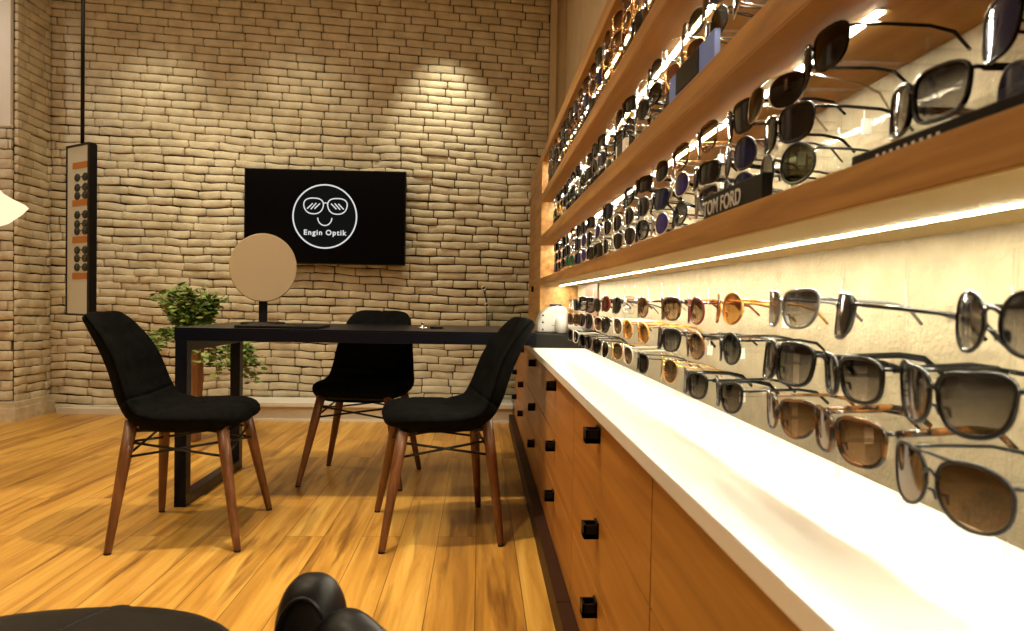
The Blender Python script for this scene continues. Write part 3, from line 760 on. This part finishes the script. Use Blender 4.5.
# ------------------------------------------------------------------ plant
t = thing('potted_plant', 'leafy trailing plant in a tall narrow wooden pot behind the desk', 'plant', (-1.67,4.15,0))
m = MB(); m.lathe([(0,0),(.050,0),(.052,.01),(.068,.60),(.070,.62),(.058,.62),(.056,.58),(0,.57)], 'pot', 28); m.build('pot', t)
rp = random.Random(4); mst = MB(); ml = MB()
def leaf(mb, p, d, L, Wd):
    d = d.normalized(); s = d.cross(Vector((0,0,1))); s = s.normalized() if s.length>.05 else Vector((1,0,0))
    s = (s+Vector((0,0,rp.uniform(-.5,.5)))).normalized(); nn = d.cross(s)
    q = [p, p+d*L*.3+s*Wd+nn*.004, p+d*L*.65+s*Wd*.8, p+d*L-nn*.004, p+d*L*.65-s*Wd*.8, p+d*L*.3-s*Wd+nn*.004, p+d*L*.45-nn*.007]
    mb.add(q, [(0,1,6),(1,2,6),(2,3,6),(3,4,6),(4,5,6),(5,0,6)], 'leaf', True)
def vine(p, dirv, n, step, droop, L=.058):
    pts = [Vector(p)]; d = Vector(dirv).normalized()
    for i in range(n):
        d = (d+Vector((rp.uniform(-.22,.22),rp.uniform(-.22,.22),droop+rp.uniform(-.1,.1)))).normalized(); pts.append(pts[-1]+d*step)
    mst.tube(pts, [.0035-.002*i/n for i in range(n+1)], 'stem', 5)
    for i, p in enumerate(pts[1:]):
        for k in range(3):
            a = rp.uniform(0,2*PI); dd = Vector((math.cos(a),math.sin(a),rp.uniform(-.7,.5)))
            leaf(ml, p+dd*.006, dd, rp.uniform(.6,1.1)*L, rp.uniform(.22,.30)*L)
for k in range(46):
    a = rp.uniform(0,2*PI); vine((.03*math.cos(a),.03*math.sin(a),.59), (.22*math.cos(a)+.02,.22*math.sin(a),1), rp.randint(6,10), .032, -.03)
for k in range(24):
    a = rp.uniform(-.9,.8); vine((.04*math.cos(a),.04*math.sin(a),.60), (math.cos(a),math.sin(a),.75), rp.randint(9,14), .034, -.20)
for k in range(8):
    a = PI+rp.uniform(-.9,.9); vine((.04*math.cos(a),.04*math.sin(a),.60), (math.cos(a),math.sin(a),1.3), rp.randint(6,9), .030, -.30)
mst.build('stems', t); ml.build('foliage', t)

# ------------------------------------------------------------------ lamp at the edge, cord
t = thing('pendant_lamp', 'lit cream glass pendant lamp cut off by the frame edge before the column', 'lamp', (-2.11,3.0,1.105))
prof = [(0,.0),(.07,.008),(.13,.034),(.175,.074),(.195,.098),(.200,.104),(.19,.114),(.15,.134),(.115,.155),(.085,.19),(.060,.24),(.045,.30),(.02,.32)]
m = MB(); m.lathe(prof, 'lampglass', 48); m.build('shade', t)
m = MB(); m.tube([(0,0,.31),(0,0,CEIL-1.10)], .004, 'black', 8); m.build('cable', t)
m = MB(); m.lathe([(.018,.30),(.024,.31),(.024,.36),(.008,.37)], 'black', 24); m.build('socket', t)
m = MB(); m.tube([(-3.6,4.60,.004),(-3.32,4.585,.004),(-3.18,4.56,.004),(-3.09,4.50,.004),(-3.04,4.44,.004)], .004, 'cord', 6)
tag(m.build('power_cord'), 'thin brown power cord on the floor before the brick column', 'cord')

# ------------------------------------------------------------------ foreground stools
def pad(mb, c, rx, ry, rz_, mtx, mat='leather', n=3.0, NU=40, NV=20):
    vs = []; 
    def sp(v,e): return math.copysign(abs(v)**e, v)
    for i in range(NV+1):
        ph = -PI/2+PI*i/NV
        for k in range(NU):
            th = 2*PI*k/NU
            vs.append(mtx @ Vector((c[0]+rx*sp(math.cos(ph),2/n)*sp(math.cos(th),.85), c[1]+ry*sp(math.cos(ph),2/n)*sp(math.sin(th),.85), c[2]+rz_*sp(math.sin(ph),.8))))
    fs = [(i*NU+k, i*NU+(k+1)%NU, (i+1)*NU+(k+1)%NU, (i+1)*NU+k) for i in range(NV) for k in range(NU)]
    mb.add(vs, fs, mat, True)
def stool(label, loc, rz, back):
    t = thing('stool', label, 'stool', loc, rz, 'black leather low stools')
    I = Matrix.Identity(4)
    m = MB()
    if back:
        pad(m, (0,-.02,.33), .12, .12, .045, I); m.build('seat', t)
        m = MB(); pad(m, (-.010,.120,.445), .042, .040, .082, Matrix.Identity(4), n=2.4); PT = [(-.002+.150*q, .112-.10*q, .455-.072*q) for q in [k/16 for k in range(17)]]; m.tube(PT, [.042*max(.02,(1-(1-min(k,16-k)/4)**2 if min(k,16-k)<4 else 1))**.5 for k in range(17)], 'leather', 24, flat=((0,0,1),1.55)); b = m.build('backrest', t)
        m = MB(); m.tube([(-.014-.031*math.cos(a),.089,.445+.066*math.sin(a)) for a in [PI*k/16 for k in range(17)]], .003, 'leather', 6); m.build('piping', b)
    else:
        pad(m, (0,0,.452), .20, .155, .048, I, n=2.6); s = m.build('seat', t)
        def on(ph, th, e=-.0012):
            f = lambda v, q: math.copysign(abs(v)**q, v)
            return (.20*f(math.cos(ph),2/2.6)*f(math.cos(th),.85), .155*f(math.cos(ph),2/2.6)*f(math.sin(th),.85), .452+.048*f(math.sin(ph),.8)+e)
        m = MB(); m.tube([on(PI/2*(.25+.70*k/12), 1.35) for k in range(13)], .0028, 'leather', 6); m.build('piping', s)
    m = MB(); top = .29 if back else .41
    m.lathe([(0,0),(.11,0),(.11,.008),(.03,.02),(.022,.03),(.022,top),(.05,top+.005),(0,top+.006)], 'blackmetal', 36); m.build('pedestal', t)
    return t
stool('low black leather stool at the bottom edge with a wide padded seat', (-.44,.70,0), R(8), False)
stool('low black leather stool at the bottom edge with an upright rounded back pad', (-.180,.70,0), R(0), True)

# ------------------------------------------------------------------ light
def spot(loc, to, e, size, col, blend=.6, rad=.03):
    l = D.lights.new('spot', 'SPOT'); l.energy = e; l.spot_size = R(size); l.spot_blend = blend; l.color = col; l.shadow_soft_size = rad
    o = D.objects.new('spot', l); COL.objects.link(o); o.location = loc
    o.rotation_euler = (Vector(to)-Vector(loc)).to_track_quat('-Z','Y').to_euler(); return o
WW = (1.0,.90,.61); OR = (1.0,.82,.56)
spot((-.30,4.55,3.1), (-.28,5.15,1.75), 75, 52, WW, .8, .02)
spot((-.30,4.72,3.15), (-.285,5.15,2.1), 22, 26, WW, .8, .01)
spot((-2.25,4.45,3.1), (-2.35,5.15,1.4), 50, 66, WW, 1, .05)
spot((-1.35,4.35,3.1), (-1.3,5.15,1.2), 36, 75, WW, .9, .05)
spot((-1.9,3.9,3.15), (-1.7,4.7,.2), 90, 80, WW, .8, .05)
spot((-.55,2.2,3.15), (-.55,2.6,0), 210, 85, OR, .8, .04)
spot((-2.2,2.3,3.15), (-2.1,2.6,0), 150, 90, OR, .8, .06)
spot((-1.0,.6,3.15), (-.8,1.3,0), 92, 95, OR, .8, .06)
spot((-3.45,3.3,3.1), (-3.6,4.7,2.2), 30, 70, (1,.95,.85), .8, .05)
l = D.lights.new('ceiling_wash', 'AREA'); l.shape='RECTANGLE'; l.size=3.6; l.size_y=4.5; l.energy=62; l.color=OR
o = D.objects.new('ceiling_wash', l); COL.objects.link(o); o.location = (-2.2,1.8,CEIL-.05)
w = D.worlds.new('w'); bpy.context.scene.world = w; w.use_nodes = True
w.node_tree.nodes['Background'].inputs[0].default_value = (1,.72,.45,1); w.node_tree.nodes['Background'].inputs[1].default_value = .3

# ------------------------------------------------------------------ camera
cam = D.cameras.new('camera'); co = D.objects.new('camera', cam); COL.objects.link(co); bpy.context.scene.camera = co
cam.sensor_width = 36; cam.lens = 36*700/1024; cam.clip_start = .02
rot = Matrix.Rotation(R(-2.64),4,'Z') @ Matrix.Rotation(R(90-1.22),4,'X') @ Matrix.Rotation(R(1.0),4,'Z')
co.matrix_world = Matrix.Translation((0,0,.85)) @ rot
cam.dof.use_dof = True; cam.dof.focus_distance = 2.9; cam.dof.aperture_fstop = 10
s = bpy.context.scene
s.view_settings.view_transform = 'Standard'; s.view_settings.look = 'None'; s.view_settings.gamma = 1; s.view_settings.exposure = 0
s.view_settings.use_curve_mapping = False
s.cycles.max_bounces = 10; s.cycles.transparent_max_bounces = 40; s.cycles.use_denoising = True
s.cycles.sample_clamp_indirect = 6; s.cycles.caustics_reflective = False; s.cycles.caustics_refractive = False
